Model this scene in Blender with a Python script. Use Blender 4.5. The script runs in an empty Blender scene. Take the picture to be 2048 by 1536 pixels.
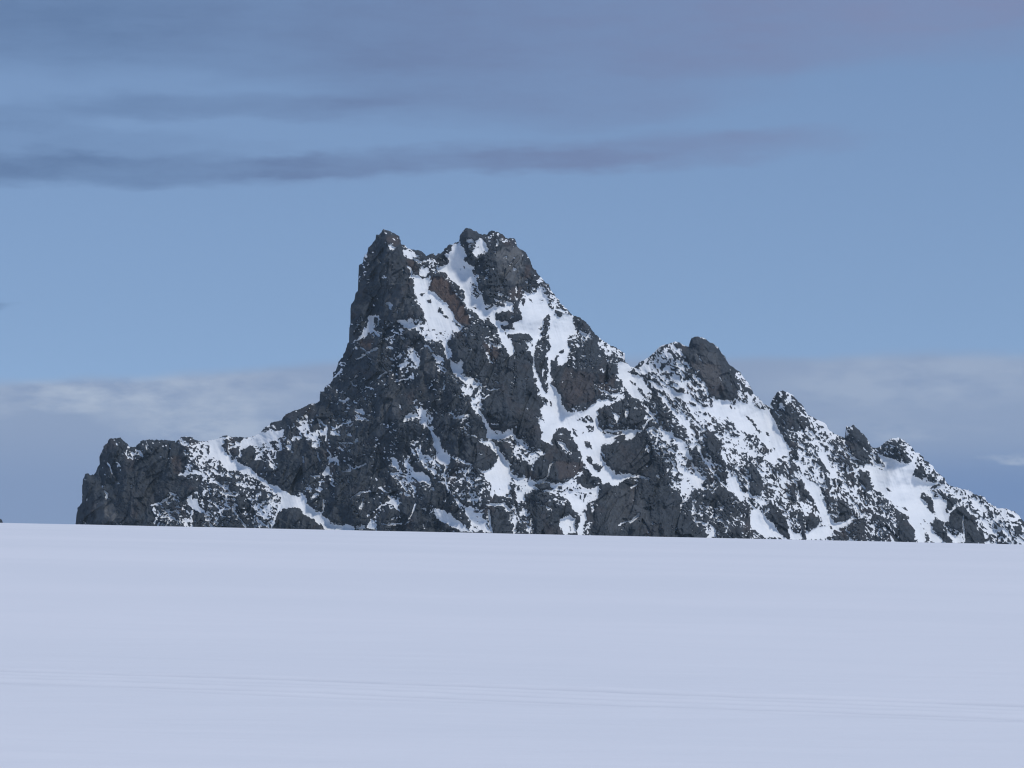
import bpy, math
import numpy as np

# ------------------------------------------------------------------ constants
F = 5807.0                 # focal length in photo pixels (2048 wide)
PITCH = math.radians(2.55)
Y0 = 2600.0                # distance of the ridge line, metres
PXM = Y0 / F               # metres per photo pixel at that distance
C = bpy.context.scene.collection
rng = np.random.RandomState(7)

# ------------------------------------------------------------------ numpy noise helpers
def _hash(ix, iy, seed):
    n = (ix.astype(np.int64) * 374761393 + iy.astype(np.int64) * 668265263 + seed * 982451653) & 0xffffffff
    n = ((n ^ (n >> 13)) * 1274126177) & 0xffffffff
    n = (n ^ (n >> 16)) & 0xffffffff
    return n
def perlin(x, y, seed=0):
    x = np.asarray(x, np.float32); y = np.asarray(y, np.float32)
    ix = np.floor(x); iy = np.floor(y); fx = x - ix; fy = y - iy
    u = fx*fx*fx*(fx*(fx*6-15)+10); v = fy*fy*fy*(fy*(fy*6-15)+10)
    def g(dx, dy):
        a = _hash(ix+dx, iy+dy, seed).astype(np.float32) * np.float32(2*math.pi/4294967296.0)
        return np.cos(a)*(fx-dx) + np.sin(a)*(fy-dy)
    a = g(0,0); b = g(1,0); c = g(0,1); d = g(1,1)
    return ((a*(1-u)+b*u)*(1-v) + (c*(1-u)+d*u)*v) * 1.5
def fbm(x, y, seed=0, octs=4, gain=.5):
    s = 0; a = 1.0; t = 0
    for o in range(octs):
        s = s + a*perlin(x*2**o + 17.3*o, y*2**o - 9.1*o, seed+o); t += a; a *= gain
    return s/t*1.6
def ridged(x, y, seed=0, octs=4, gain=.5):
    s = 0; a = 1.0; t = 0
    for o in range(octs):
        s = s + a*(1-2*np.abs(perlin(x*2**o + 7.3*o, y*2**o + 3.1*o, seed+o))); t += a; a *= gain
    return s/t
def blur(a, sig):
    r = max(1, int(sig*3)); k = np.exp(-.5*(np.arange(-r, r+1)/sig)**2); k /= k.sum()
    for ax in (0, 1):
        p = np.pad(a, [(r, r) if i == ax else (0, 0) for i in (0, 1)], mode='edge')
        n = a.shape[ax]; out = np.zeros_like(a)
        for i, w in enumerate(k):
            out += (p[i:i+n] if ax == 0 else p[:, i:i+n])*np.float32(w)
        a = out
    return a
def down_blur(a, sig):                       # wide blur on a 4x coarser grid
    h, w = a.shape; H, W = (h//4)*4, (w//4)*4
    s = a[:H, :W].reshape(H//4, 4, W//4, 4).mean((1, 3)).astype(np.float32)
    s = blur(s, sig/4)
    yy = np.clip((np.arange(h)-1.5)/4, 0, H//4-1.001); xx = np.clip((np.arange(w)-1.5)/4, 0, W//4-1.001)
    iy = yy.astype(int); ix = xx.astype(int); fy = (yy-iy)[:, None]; fx = (xx-ix)[None]
    g = lambda a_, b_: s[a_][:, b_]
    return ((g(iy,ix)*(1-fx)+g(iy,ix+1)*fx)*(1-fy) + (g(iy+1,ix)*(1-fx)+g(iy+1,ix+1)*fx)*fy).astype(np.float32)

def cells(x, y, seed):
    """nearest random cell: returns three random numbers of the cell and the offset from its centre"""
    ix = np.floor(x); iy = np.floor(y); best = np.full(x.shape, 1e9, np.float32)
    bh = np.zeros(x.shape, np.int64); ox = np.zeros(x.shape, np.float32); oy = np.zeros(x.shape, np.float32)
    for dy in (-1, 0, 1):
        for dx in (-1, 0, 1):
            h = _hash(ix+dx, iy+dy, seed); cx_ = ix+dx+(h & 1023)/1023.; cy_ = iy+dy+((h >> 10) & 1023)/1023.
            ex = (x-cx_).astype(np.float32); ey = (y-cy_).astype(np.float32); d = ex*ex+ey*ey
            m = d < best; best[m] = d[m]; bh[m] = h[m]; ox[m] = ex[m]; oy[m] = ey[m]
    h2 = (bh*2654435761) & 0xffffffff; h2 = h2 ^ (h2 >> 15)
    r = [(((h2 >> k) & 1023)/1023.).astype(np.float32) for k in (0, 10, 20)]
    return r, ox, oy
def blocks(x, y, seed, tilt=1.0):
    r, ox, oy = cells(x, y, seed)
    return (ox*(r[0]-.5)+oy*(r[1]-.5))*2*tilt + (r[2]-.5)

# ------------------------------------------------------------------ survey of the mountain
# frontal survey sheets: origin of each sheet, 6.4 sheet units per pixel
O = dict(T1=(640,440), T2=(860,440), T3=(600,660), T4=(900,660), T5=(1160,660), T6=(1400,660),
         B1=(140,860), B2=(420,860), B3=(700,860), B4=(980,860), B5=(1260,860), B6=(1500,860), B7=(1728,860))
def pts(sheet, s):
    p = np.array([[float(v) for v in q.split(',')] for q in s.split()])
    if sheet == 'G': return p
    return p/6.4 + np.array(O[sheet])

RIDGE = [
('G', '-700,1260 -400,1200 -200,1120 -60,1060 -20,1046 -8,1038 -2,1034 3,1039 6,1046 60,1062 120,1068 147,1062'),
('B1','75,1195 85,1110 100,1000 160,920 185,800 170,680 160,630 200,560 230,550 260,575 310,570 345,500 395,400 385,340 400,280 440,200 480,150 530,105 560,110 610,100 650,105 700,150 750,195 760,215 840,215 880,170 920,135 960,125 1050,125 1180,125 1240,130 1330,135 1350,155 1390,120 1430,90 1500,85 1560,95 1610,125 1680,150 1760,140 1880,115 1960,80 2010,72'),
('B2','230,80 290,95 390,90 450,95 520,90 570,70 620,50 650,30'),
('G','526,858 546,844 563,841 571,828 590,821'),
('T3','0,1010 100,960 170,935 200,940 240,915 270,910 262,850 255,820 265,790 310,780 315,740 370,690 430,650 420,600 430,540 470,520 470,470 510,380 550,340 590,240 610,170 640,110 650,60 640,0'),
('T1','375,1480 385,1400 380,1340 430,1270 450,1210 400,1150 390,1090 440,1030 450,960 490,900 515,850 495,780 495,700 510,660 500,580 540,550 550,490 580,440 610,400 615,350 660,310 690,270 720,240 725,190 770,180 800,130 840,118 880,135 960,175 1010,210 1030,260 1040,310 1080,325 1110,360 1180,380 1240,385 1300,400 1340,430 1360,470 1400,435 1450,430 1480,460 1510,430 1550,425 1600,360 1660,310 1690,310 1720,300 1780,275 1790,200 1810,170 1850,120 1880,100'),
('T2','470,100 520,115 590,145 640,180 690,185 740,180 755,145 800,140 860,150 910,170 950,200 970,235 1030,228 1080,240 1100,270 1105,320 1150,370 1200,390 1240,430 1270,490 1300,560 1315,610 1350,640 1380,700 1430,740 1470,790 1520,830 1540,880 1580,940 1620,990 1660,1030 1680,1080 1740,1130 1800,1190 1840,1230 1900,1235 1960,1275 2030,1340'),
('T5','155,0 200,60 250,100 300,140 380,190 450,220 520,260 570,300 572,350 575,400 600,430 660,470 700,475 750,430 800,395 870,350 930,300 980,250 1030,205 1100,185 1180,155 1220,150 1280,165 1320,195 1380,205 1400,215 1402,160 1420,105 1470,95 1500,80 1560,92 1610,115 1650,150 1700,170 1760,210 1800,270 1850,340 1880,400 1910,445 1960,470 2010,510'),
('T6','520,550 560,610 600,660 640,720 670,760 680,810 730,850 780,900 830,950 880,975 905,990 910,930 940,860 990,795 1040,785 1065,770 1100,790 1160,820 1210,860 1250,910 1310,960 1340,1010 1370,1070 1410,1100 1470,1130 1530,1160 1600,1190 1620,1220 1640,1270 1700,1310 1770,1355 1830,1370 1862,1390 1872,1330 1875,1220 1900,1245 1930,1240 1960,1212 1990,1235'),
('B6','1400,0 1450,50 1500,110 1540,180 1560,225 1620,225 1660,215 1700,180 1760,135 1830,105'),
('B7','400,100 450,105 500,125 540,155 590,200 640,250 650,290 700,290 740,330 780,390 830,410 880,470 930,540 980,570 1030,610 1045,660 1100,705 1180,735 1260,755 1340,775 1400,810 1460,840 1500,845 1550,860 1580,930 1650,960 1730,1010 1800,1005 1870,1020 1930,1050 1990,1100 2020,1140'),
('G','2048,1043 2085,1062 2130,1068 2180,1100 2260,1130 2330,1125 2420,1180 2520,1200 2650,1260 2800,1290'),
]
ridge = np.concatenate([pts(a, b) for a, b in RIDGE])

# snow cover survey:  sheet | cover 0 (bare rock) .. 9 (unbroken snow) | outline ;  ~ marks a thin streak of given width ; * is laid down first
COVER = """
*G 5 1240,700 1300,740 1420,860 1500,1000 1530,1085 1530,1300 2900,1300 2900,600 1400,600
*G 4 1240,700 1300,740 1420,860 1500,1000 1480,1100 1400,1060 1330,940 1230,760
*G 0 730,560 745,500 760,460 790,470 806,500 832,590 846,635 800,650 740,640 700,660 695,640
*G 1 700,650 800,640 900,750 880,860 700,880 640,800
*B1 0 500,120 1400,500 1300,1200 75,1195 100,1000 160,900 190,700
*T3 0 700,330 1050,330 1030,600 960,640 750,600
*T3 0 960,680 1290,680 1520,700 1480,900 1290,1150 980,1150
*T3 0 1550,250 1740,350 1750,560 1600,720 1540,560
*T3 0 820,240 940,140 780,120 640,300 560,500 640,620
*T4 0 170,100 400,200 550,480 520,700 400,640 150,380 20,300 60,60
*T4 0 430,870 620,760 1080,760 1200,940 1080,1100 1180,1300 1000,1380 800,1290 640,1300 540,1270 430,1050
*T4 0 820,300 980,300 1050,500 1100,650 1000,740 840,500
*T4 0 1300,450 1850,520 1850,900 1500,1020 1380,740
*B2 0 850,550 1000,300 1380,300 1400,500 1280,560 1220,720 1180,830 900,740
*B2 0 1500,780 2000,560 2048,720 1800,860 1850,1200 1560,1180 1450,1080
*B3 0 1180,60 1640,60 1640,140 1880,250 1870,400 1780,500 1600,460 1280,310 1180,200
*B3 0 0,480 450,480 620,700 300,700 0,840
*B3 0 640,880 1000,900 1100,1100 1350,1290 640,1290
*B3 0 1820,1000 2048,1040 2048,1310 1830,1310
*B4 0 720,250 1150,380 1250,520 900,660 600,620 280,500 500,420
*B4 0 500,850 1000,1000 880,1150 880,1320 600,1320 500,1000
*B1 0 1400,620 1680,680 1680,780 1480,850 1400,800
*G 0 1160,830 1290,860 1350,1000 1380,1075 1180,1075 1210,950
*B6 5 0,350 450,270 700,0 1000,0 1250,200 1400,500 1600,800 1700,900 1900,1050 2048,1400 0,1400
*B7 6 1060,700 1400,810 1550,870 1730,1010 1900,1040 2048,1170 2048,1470 1300,1470 1470,1300 1400,1100 1200,950 1180,860
*B2 4 0,180 160,440 250,510 370,540 660,680 850,790 930,930 850,1080 860,1230 560,1240 580,1050 400,700 200,560 100,560 0,640
*B1 3 1580,800 2048,700 2048,1240 1800,1200 1720,1000 1650,900
*B1 5 1390,130 1600,120 1760,180 1960,290 1920,400 2048,500 1900,560 1800,640 1700,620 1600,560 1430,550 1440,490 1530,380 1520,260
*B2 5 560,200 900,170 920,260 850,300 850,520 780,500 740,400 640,380 540,370 600,300
*B2 5 850,120 1030,110 1100,50 1280,60 1400,150 1400,200 1280,230 1180,110 1060,140 1040,260 920,220
*B3 3 1150,480 1550,470 1700,600 1850,830 1700,900 1400,900 1250,780
*B5 3 620,110 1000,0 1300,700 1480,880 1500,960 1100,700 980,650 800,380
*B5 5 1130,0 1500,0 1700,300 2048,380 2048,900 1700,900 1650,600 1560,400 1400,420 1250,300 1150,200
*B5 2 700,780 1100,740 1300,800 1530,1000 1530,1200 1550,1370 1100,1370 1050,1150 700,950
T1 3 850,130 960,180 900,200 830,180
T1 9 900,320 980,350 960,380 900,370
T1 9 860,1045 900,1050 960,1100 920,1110 930,1140 900,1140 870,1100
T1 9 970,1110 990,1150 985,1210 970,1200 975,1150
T1 6 1060,370 1360,480 1340,600 1100,480
T1 9 1060,390 1110,370 1180,390 1240,450 1200,480 1130,490 1060,440
T1 0 1090,510 1160,480 1220,520 1250,620 1265,710 1220,710 1180,650 1140,560 1100,560
T1 8 1100,570 1140,590 1180,680 1200,720 1270,720 1290,760 1200,780 1150,680 1110,610
T1 5 1360,480 1460,500 1560,640 1480,680 1360,600 1240,500
T1 9 1270,600 1360,620 1400,660 1340,720 1270,700
T1 9 1230,760 1340,740 1420,700 1400,860 1400,900 1480,940 1560,1030 1640,1100 1700,1170 1730,1240 1800,1330 1850,1370 1790,1400 1700,1430 1660,1500 1650,1536 1330,1536 1330,1450 1400,1400 1350,1290 1330,1240 1310,1140 1260,1060 1220,960 1220,900 1190,790
T1 0 1380,1020 1430,1000 1450,1040 1420,1060
T1 1 1510,1130 1560,1140 1600,1200 1660,1260 1620,1250 1560,1210 1510,1180
T1 1 1700,1290 1760,1310 1820,1380 1760,1350
T1 1 1260,930 1330,940 1300,965
T1 0 1570,1460 1590,1500 1575,1500
T1 0 1420,700 1480,680 1560,680 1640,800 1700,900 1780,1000 1830,1080 1870,1180 1920,1350 1850,1340 1780,1310 1700,1200 1690,1150 1590,1060 1520,970 1470,920 1400,900 1400,840 1430,780
T1 9 600,1250 660,1210 740,1210 750,1270 740,1350 690,1390 640,1430 560,1500 480,1536 530,1470 580,1380 610,1290
T1 0 690,1250 730,1240 730,1350 690,1370
T1 7 980,1280 1130,1270 1200,1290 1340,1290 1400,1400 1400,1480 1330,1480 1240,1420 1150,1400 1060,1340 1000,1310
T1 4 1130,1250 1300,1220 1350,1300 1240,1360 1130,1300
T2 9 300,300 390,280 400,350 440,380 460,450 430,520 500,570 580,590 540,650 570,720 620,820 640,900 660,980 700,1060 770,1120 830,1090 910,1110 970,1100 980,1030 1060,1060 1090,1050 1080,1120 1070,1200 1000,1170 900,1180 830,1200 830,1270 890,1310 1010,1290 1010,1340 910,1350 960,1440 1040,1536 960,1500 880,1430 860,1380 800,1310 770,1240 720,1240 700,1290 640,1240 560,1170 480,1110 440,1010 430,920 380,860 300,800 240,730 200,680 130,640 120,580 200,590 240,540 230,480 200,450 290,400
T2 1 300,850 370,870 430,930 430,990 340,950 290,900
T2 0 540,1090 600,1150 560,1130
T2 1 700,1100 760,1110 750,1160
T2 4 520,800 600,830 640,940 600,1010 540,960 540,860
T2 5 480,1180 620,1270 560,1310 500,1250
T2 0 440,570 450,620 430,610
T2 0 380,600 400,650 385,650
T2 8 600,260 670,230 700,320 740,370 730,410 660,430 620,440 540,420 580,360 600,310
T2 4 480,250 580,260 590,330 500,370
T2 4 560,440 640,440 620,520 570,520
T2 9 1180,880 1230,920 1300,940 1370,930 1370,880 1440,860 1470,920 1540,970 1500,1000 1520,1080 1530,1120 1600,1140 1620,1240 1700,1250 1720,1200 1840,1230 1840,1290 1860,1400 1900,1480 1880,1536 1530,1536 1520,1440 1540,1380 1520,1300 1550,1270 1520,1180 1490,1240 1450,1300 1450,1380 1420,1450 1430,1536 1040,1536 1000,1470 1070,1400 1060,1330 1110,1290 1160,1280 1170,1180 1140,1100 1170,980 1230,980
T2 1 1160,1010 1220,1030 1210,1100 1180,1060
T2 0 1260,1010 1310,1030 1300,1050 1270,1040
T2 0 1400,1025 1450,1030 1430,1040
T2 0 1000,1480 1120,1440 1240,1460 1310,1510 1310,1536 1010,1536
T2 0 1070,1060 1130,1060 1160,1160 1170,1270 1110,1300 1060,1320 1040,1400 990,1450 910,1380 1010,1330 1050,1260 1070,1180
T2 0 830,1200 900,1180 1000,1170 1060,1200 1000,1290 890,1310 830,1260
T2 0 1380,1400 1430,1340 1420,1400 1390,1420
T2 5 1440,820 1540,850 1640,1000 1840,1230 1740,1200 1600,1150 1520,1080 1500,980 1440,920
T2 1 1840,1290 1900,1240 1990,1290 2048,1360 2048,1536 1900,1536 1860,1400
T2 5 1900,1400 2048,1400 2048,1536 1890,1536
T2 0 840,400 960,350 1100,330 1160,400 1190,560 1190,760 1100,840 980,740 880,700 850,560
T2 4 1330,700 1460,760 1440,820 1360,800
T3 8 1510,0 2000,0 1930,60 1900,110 1850,130 1700,130 1620,150 1570,80
T3 8 1820,130 1890,130 1900,220 1960,330 1880,380 1850,280
T3 7 1590,170 1640,190 1700,280 1800,330 1840,380 1840,470 1880,520 1860,560 1780,540 1740,450 1730,380 1700,310 1640,220
T3 9 650,190 750,100 830,0 950,0 850,60 740,130
T3 9 800,320 860,270 960,215 1000,225 970,270 860,300
T3 ~6 720,375 840,320
T3 7 1070,210 1270,210 1260,240 1100,245
T3 ~5 780,220 840,260
T3 8 670,240 730,230 720,250 680,255
T3 4 930,20 1100,10 1200,60 1180,160 1000,90
T3 7 1160,380 1200,350 1290,290 1400,200 1440,240 1540,320 1530,440 1500,480 1440,400 1380,360 1280,360 1180,390
T3 9 1250,460 1290,430 1330,420 1360,370 1390,440 1290,490
T3 9 640,630 670,640 700,700 745,740 690,720 650,670
T3 7 1380,600 1440,530 1460,560 1440,660 1380,620 1310,680 1340,650
T3 ~5 1230,665 1300,640 1390,620
T3 ~5 860,340 900,380 935,440
T3 ~6 1010,610 1060,560 1110,550
T3 9 680,1060 700,1020 810,1010 780,1030 890,1070 860,1080 750,1060
T3 5 540,1120 760,1100 920,1140 930,1180 740,1150 600,1190 540,1170
T3 9 400,1240 460,1250 580,1190 720,1160 590,1200 470,1270 390,1290
T3 7 380,1290 500,1280 520,1350 420,1350 380,1320
T3 ~8 420,620 470,580 540,500
T3 5 0,1170 100,1160 130,1290 260,1330 240,1390 180,1400 0,1380
T3 8 130,1290 340,1260 350,1330 240,1360 260,1480 200,1520 140,1500 190,1460 150,1380 90,1350
T3 ~9 230,1140 300,1210 345,1260 330,1400
T3 ~10 510,1440 640,1440
T3 7 1290,1180 1370,1110 1430,1060 1500,1090 1510,990 1540,930 1570,1000 1610,1050 1640,1200 1620,1260 1540,1230 1530,1160 1440,1130 1320,1190
T3 9 1620,1240 1690,1230 1720,1330 1790,1380 1800,1536 1750,1536 1720,1430 1660,1300
T3 9 1660,1100 1710,1130 1710,1170
T3 7 1740,880 1800,850 1790,900 1700,910
T3 8 1840,620 1860,700 1840,770 1830,730
T3 9 1450,1450 1480,1420 1530,1450 1470,1460
T3 9 1940,1140 2020,1100 2048,1110 1980,1150
T4 9 0,370 60,430 110,420 150,380 170,420 150,470 150,560 200,600 310,620 310,660 400,690 380,760 330,740 300,700 220,690 150,640 60,560 0,490
T4 6 140,700 400,700 390,800 410,860 410,1000 380,1080 330,1060 270,960 270,860 190,820 150,760
T4 4 0,560 150,660 150,720 60,640
T4 9 270,850 310,900 330,1000 420,1080 470,1170 540,1280 620,1300 640,1350 700,1330 780,1290 800,1330 620,1390 540,1410 470,1380 460,1250 420,1160 380,1100 300,1000
T4 9 360,1410 480,1430 550,1460 540,1490 440,1470 370,1420
T4 ~8 230,1340 290,1340 350,1370
T4 9 20,1140 80,1110 240,1065 240,1080 100,1140
T4 8 780,1240 800,1330 940,1460 990,1480 960,1500 860,1440 780,1350
T4 5 800,1390 980,1400 1000,1536 800,1536
T4 8 390,170 460,290 520,400 550,430 530,440 480,350 440,260
T4 9 610,0 680,0 700,50 790,130 800,180 830,280 790,310 770,340 740,300 720,250 700,210 650,160 620,70
T4 9 640,280 700,330 690,340 650,310
T4 3 400,40 620,40 650,260 540,240
T4 5 960,130 1050,140 1050,280 970,260
T4 9 700,0 1170,0 1170,100 1110,180 1080,250 1080,320 1100,480 1130,600 1170,700 1230,820 1260,740 1250,640 1250,500 1240,340 1290,230 1270,80 1270,0 1560,0 1530,80 1510,200 1540,230 1500,400 1420,460 1380,450 1390,340 1370,310 1350,370 1290,400 1280,500 1280,680 1340,730 1400,830 1440,930 1470,1000 1460,1030 1570,1060 1700,1030 1850,940 1880,880 2048,880 2048,940 1960,970 1890,1050 1890,1120 1930,1260 2048,1300 2048,1450 1930,1480 1920,1536 1640,1536 1620,1450 1570,1400 1530,1290 1480,1250 1390,1250 1320,1330 1300,1440 1290,1440 1180,1400 1180,1320 1150,1260 1150,1170 1220,1200 1180,1080 1140,1000 1200,940 1170,850 1130,760 1100,690 1110,640 1060,530 1070,460 1070,340 1020,300 1050,220 1050,80 960,50 880,40 760,60 700,30
T4 0 1190,850 1240,870 1250,970 1220,930
T4 0 1260,860 1310,930 1300,990 1280,970
T4 2 1640,1120 1780,1090 1850,1160 1780,1200 1700,1180 1640,1150
T4 0 1750,1250 1830,1230 1850,1280 1810,1330 1750,1310
T4 0 1565,1260 1630,1270 1640,1360 1600,1350
T4 0 1680,1290 1720,1300 1700,1330
T4 0 1710,1430 1800,1420 1810,1536 1730,1536
T4 0 1400,260 1460,245 1465,290 1420,300
T4 5 1510,80 1700,60 1820,80 1700,240 1600,200 1530,220
T4 7 1730,300 1750,400 1740,460 1720,440
T4 8 1900,510 1990,510 1960,560
T4 9 1090,1110 1160,1140 1230,1200 1150,1180
T4 9 980,370 1060,440 1070,460 1000,400
T4 ~6 530,775 580,755 625,745
T4 ~5 430,880 500,830
T4 8 590,1110 620,1080 645,1110
T4 9 1535,545 1575,560 1560,600
T4 ~4 1195,500 1190,590
T5 5 200,60 380,190 570,300 575,400 500,480 450,450 340,400 330,330 240,200
T5 9 510,400 600,430 690,490 640,540 740,590 830,640 870,720 880,790 840,860 770,900 870,1000 930,1100 990,1170 1030,1250 1080,1280 1200,1350 1280,1400 1370,1440 1380,1536 1280,1536 1250,1460 1180,1380 1110,1430 1060,1350 1020,1230 980,1180 900,1100 860,1010 790,920 680,850 560,730 540,660 500,600 470,510 510,460
T5 4 620,640 700,670 720,720 660,690
T5 1 720,730 780,740 850,830 870,880 820,870 760,800
T5 0 620,550 680,500 760,570 750,580
T5 2 820,600 880,660 980,790 1000,850 1110,960 1190,1080 1300,1190 1370,1290 1380,1400 1260,1350 1100,1270 1020,1210 1000,1130 1040,1080 940,1080 880,1010 880,930 940,830 850,700
T5 4 1030,1200 1200,1180 1260,1250 1250,1340 1100,1270
T5 6 700,480 800,400 980,270 1100,190 1180,180 1300,250 1420,480 1480,560 1400,620 1380,720 1240,760 1130,760 1050,700 1000,640 860,600 740,520
T5 0 1180,170 1270,150 1320,200 1280,240 1220,210
T5 1 1000,240 1100,200 1150,220 1060,260
T5 9 740,480 830,410 900,440 960,500 860,560
T5 9 870,640 960,680 1060,740 1180,760 1300,800 1390,860 1500,920 1600,990 1720,1010 1700,900 1800,930 1890,880 1960,960 2048,980 2048,1300 1960,1230 1900,1130 1820,1100 1700,1110 1620,1060 1540,1000 1400,960 1280,880 1160,830 1060,780 980,760 920,720
T5 4 1380,640 1480,660 1620,720 1640,820 1700,900 1720,1010 1600,980 1500,900 1420,780
T5 9 1000,790 1080,860 1140,920 1180,1000 1250,1080 1400,1160 1420,1300 1370,1310 1350,1260 1280,1160 1200,1090 1120,980 1050,890 1000,830
T5 5 1060,780 1160,830 1280,900 1430,1020 1540,1150 1700,1210 1680,1260 1500,1230 1400,1170 1250,1080 1260,980 1180,900
T5 8 1430,1090 1540,1170 1680,1200 1700,1150 1580,1050 1450,960 1380,910
T5 3 1390,910 1490,940 1500,990 1420,970
T5 2 1540,1020 1640,1070 1620,1100 1550,1060
T5 0 1290,210 1395,215 1420,110 1500,80 1610,115 1760,210 1850,340 1910,445 2048,545 2048,800 1980,900 1900,880 1800,910 1720,850 1640,780 1600,680 1500,580 1430,480 1320,300
T5 9 1760,590 1800,620 1830,670 1800,650
T5 9 1930,690 1960,700 1940,725
T5 ~6 1500,540 1520,510
T5 1 240,1040 300,990 420,950 560,960 620,990 820,1010 840,1130 800,1200 790,1280 640,1290 480,1290 290,1280 250,1160
T5 4 400,1010 500,1060 500,1200 420,1120
T5 8 570,960 630,1010 600,1140 570,1060
T5 7 290,1290 480,1290 760,1290 770,1330 640,1320 300,1320
T5 0 420,1370 560,1340 590,1400 480,1410
T5 9 210,880 400,890 470,910 330,950 260,1010 230,1050
T5 5 380,850 440,750 560,790 560,880 480,910
T5 1 260,1480 350,1440 440,1430 540,1440 700,1350 800,1330 860,1536 260,1536
T5 1 600,1000 640,860 760,880 860,1050 840,1130
T5 ~8 820,1130 890,1130 820,1220
T5 5 1380,1320 2048,1300 2048,1536 1380,1536
T5 1 1600,1280 1740,1320 1800,1400 1860,1536 1620,1536
T5 5 1700,1250 1820,1100 1920,1150 2048,1300 1900,1350
T6 9 180,900 350,890 390,960 500,920 640,930 700,990 780,1020 900,1060 940,1130 1000,1240 1050,1350 1100,1450 1180,1536 530,1536 480,1400 560,1300 480,1250 360,1130 290,1080 200,1100 0,1040 0,970 150,1010
T6 1 380,940 420,980 450,1030 410,1000
T6 1 570,1085 620,1110 700,1180 740,1270 780,1350 720,1290 660,1190
T6 0 850,1300 885,1320 880,1355 850,1350
T6 0 850,1410 910,1410 900,1435
T6 0 910,1460 970,1510 970,1536 940,1530
T6 5 560,1310 700,1330 780,1430 870,1480 900,1536 650,1536 620,1400
T6 5 470,790 640,740 680,810 780,900 880,975 910,1040 840,1040 740,950 600,920 500,900
T6 5 460,530 520,560 600,670 560,700 460,690
T6 1 905,930 990,795 1100,790 1210,870 1310,960 1370,1080 1400,1150 1340,1280 1200,1300 1160,1400 1300,1500 1350,1536 1180,1536 1110,1450 1040,1300 940,1110 905,1090 950,1000
T6 5 1100,790 1310,960 1380,1100 1330,1130 1200,980 1110,900
T6 7 1030,930 1090,940 1080,1020 1010,1010
T6 4 1060,1250 1180,1300 1160,1400 1080,1350
T6 6 1370,1080 1600,1190 1640,1270 1640,1400 1860,1390 1860,1536 1350,1536 1250,1400 1400,1300
T6 9 1640,1280 1770,1360 1720,1400 1640,1400
B1 9 1680,155 1880,115 2010,75 2048,160 1940,190 2048,330 2048,500 1930,400 1860,380 1740,340 1690,270 1720,200
B1 3 1740,190 1900,230 1930,300 1860,370 1790,320 1720,240
B1 9 720,350 790,350 810,380 740,370
B1 4 1050,960 1280,830 1380,800 1330,900 1200,1000 1300,1010 1400,1080 1540,1150 1540,1230 1060,1220 1120,1150 1050,1040
B1 9 1500,860 1560,840 1580,880 1640,890 1640,980 1720,1020 1700,1060 1780,1150 1860,1240 1790,1240 1760,1130 1700,1060 1590,1020 1530,960
B1 8 1540,1050 1590,1030 1560,1100 1560,1240 1480,1240 1440,1150 1540,1140
B1 3 720,210 900,260 950,380 720,370
B1 4 350,600 400,700 480,780 520,900 440,900 420,740
B1 ~4 480,430 540,560
B1 4 580,420 640,440 660,530 600,500
B1 ~8 1390,580 1500,545 1600,560
B1 ~10 1600,560 1700,560 1760,600 1710,650
B1 9 1590,800 1650,790 1630,830
B1 ~7 1850,650 1990,760
B1 ~8 1040,970 1180,930 1280,850
B1 ~6 1110,1120 1080,1200
B2 9 0,130 190,80 290,100 450,100 560,80 680,20 950,0 930,60 850,120 760,160 680,180 600,210 520,200 410,240 390,370 340,360 260,320 230,260 140,200 170,110 110,170 180,290 280,370 400,430 560,530 700,640 860,730 950,780 1080,840 1190,850 1240,890 1230,950 1350,1040 1430,1060 1440,1110 1560,1190 1700,1210 1850,1220 1850,1290 1470,1290 1440,1220 1330,1150 1180,1050 1120,1000 960,990 900,1040 850,1080 870,1000 920,900 860,800 760,720 660,680 560,590 440,560 370,540 250,510 160,440 100,370 0,340
B2 0 140,200 180,110 240,140 240,260 200,230
B2 1 250,110 420,100 380,170 260,150
B2 1 250,240 370,240 360,350 260,320
B2 5 440,100 560,90 540,130 470,140
B2 4 640,30 760,0 860,0 700,10
B2 6 250,140 370,170 400,240 250,240
B2 0 400,250 500,200 570,230 590,350 560,400 600,470 620,520 560,520 400,420
B2 0 1060,150 1180,110 1290,140 1310,240 1270,300 1060,300
B2 8 1280,600 1400,570 1390,610 1290,620
B2 8 1430,530 1490,460 1560,530 1530,570 1450,600 1420,590
B2 9 1500,350 1640,330 1660,450 1590,400 1530,410
B2 8 1540,470 1600,410 1620,440
B2 8 1390,700 1430,660 1450,730 1500,740 1400,800 1350,860 1290,850 1370,780
B2 ~6 1230,730 1300,780
B2 ~7 1450,890 1462,970 1430,1060
B2 ~7 1180,340 1190,420
B2 ~6 1370,270 1410,400
B2 ~5 1500,250 1550,330
B2 ~8 1690,530 1800,510
B2 ~7 1760,450 1830,490 1910,480 1990,430
B2 9 740,380 780,420 850,520 820,520 760,440
B2 6 440,540 560,590 660,680 650,720 500,680
B2 6 600,960 720,960 800,850 860,960 760,1060 700,1140 600,1040
B2 0 840,1100 960,1000 1120,1000 1200,1070 1330,1170 1460,1265 850,1265
B2 0 600,860 700,800 740,880 640,950
B2 ~9 0,640 100,690 190,740
B2 ~9 290,990 340,1080 460,1240
B2 ~8 210,800 320,850
B2 ~8 860,1060 780,1250
B2 ~12 600,1130 720,1230
B3 9 500,360 560,370 640,440 630,470 620,520 570,470
B3 9 680,380 760,430 830,540 900,530 960,560 1010,620 1040,720 950,670 880,660 800,600 770,530 690,470
B3 6 500,520 600,540 750,500 800,600 860,660 750,690 700,720 640,650 590,620
B3 9 640,650 710,710 740,790 870,860 780,810 700,760 660,700
B3 5 690,290 740,300 760,430 690,420
B3 9 1060,1010 1140,1000 1240,1060 1310,1100 1400,1160 1500,1260 1530,1310 1440,1310 1350,1250 1200,1180 1120,1120 1080,1080
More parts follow.
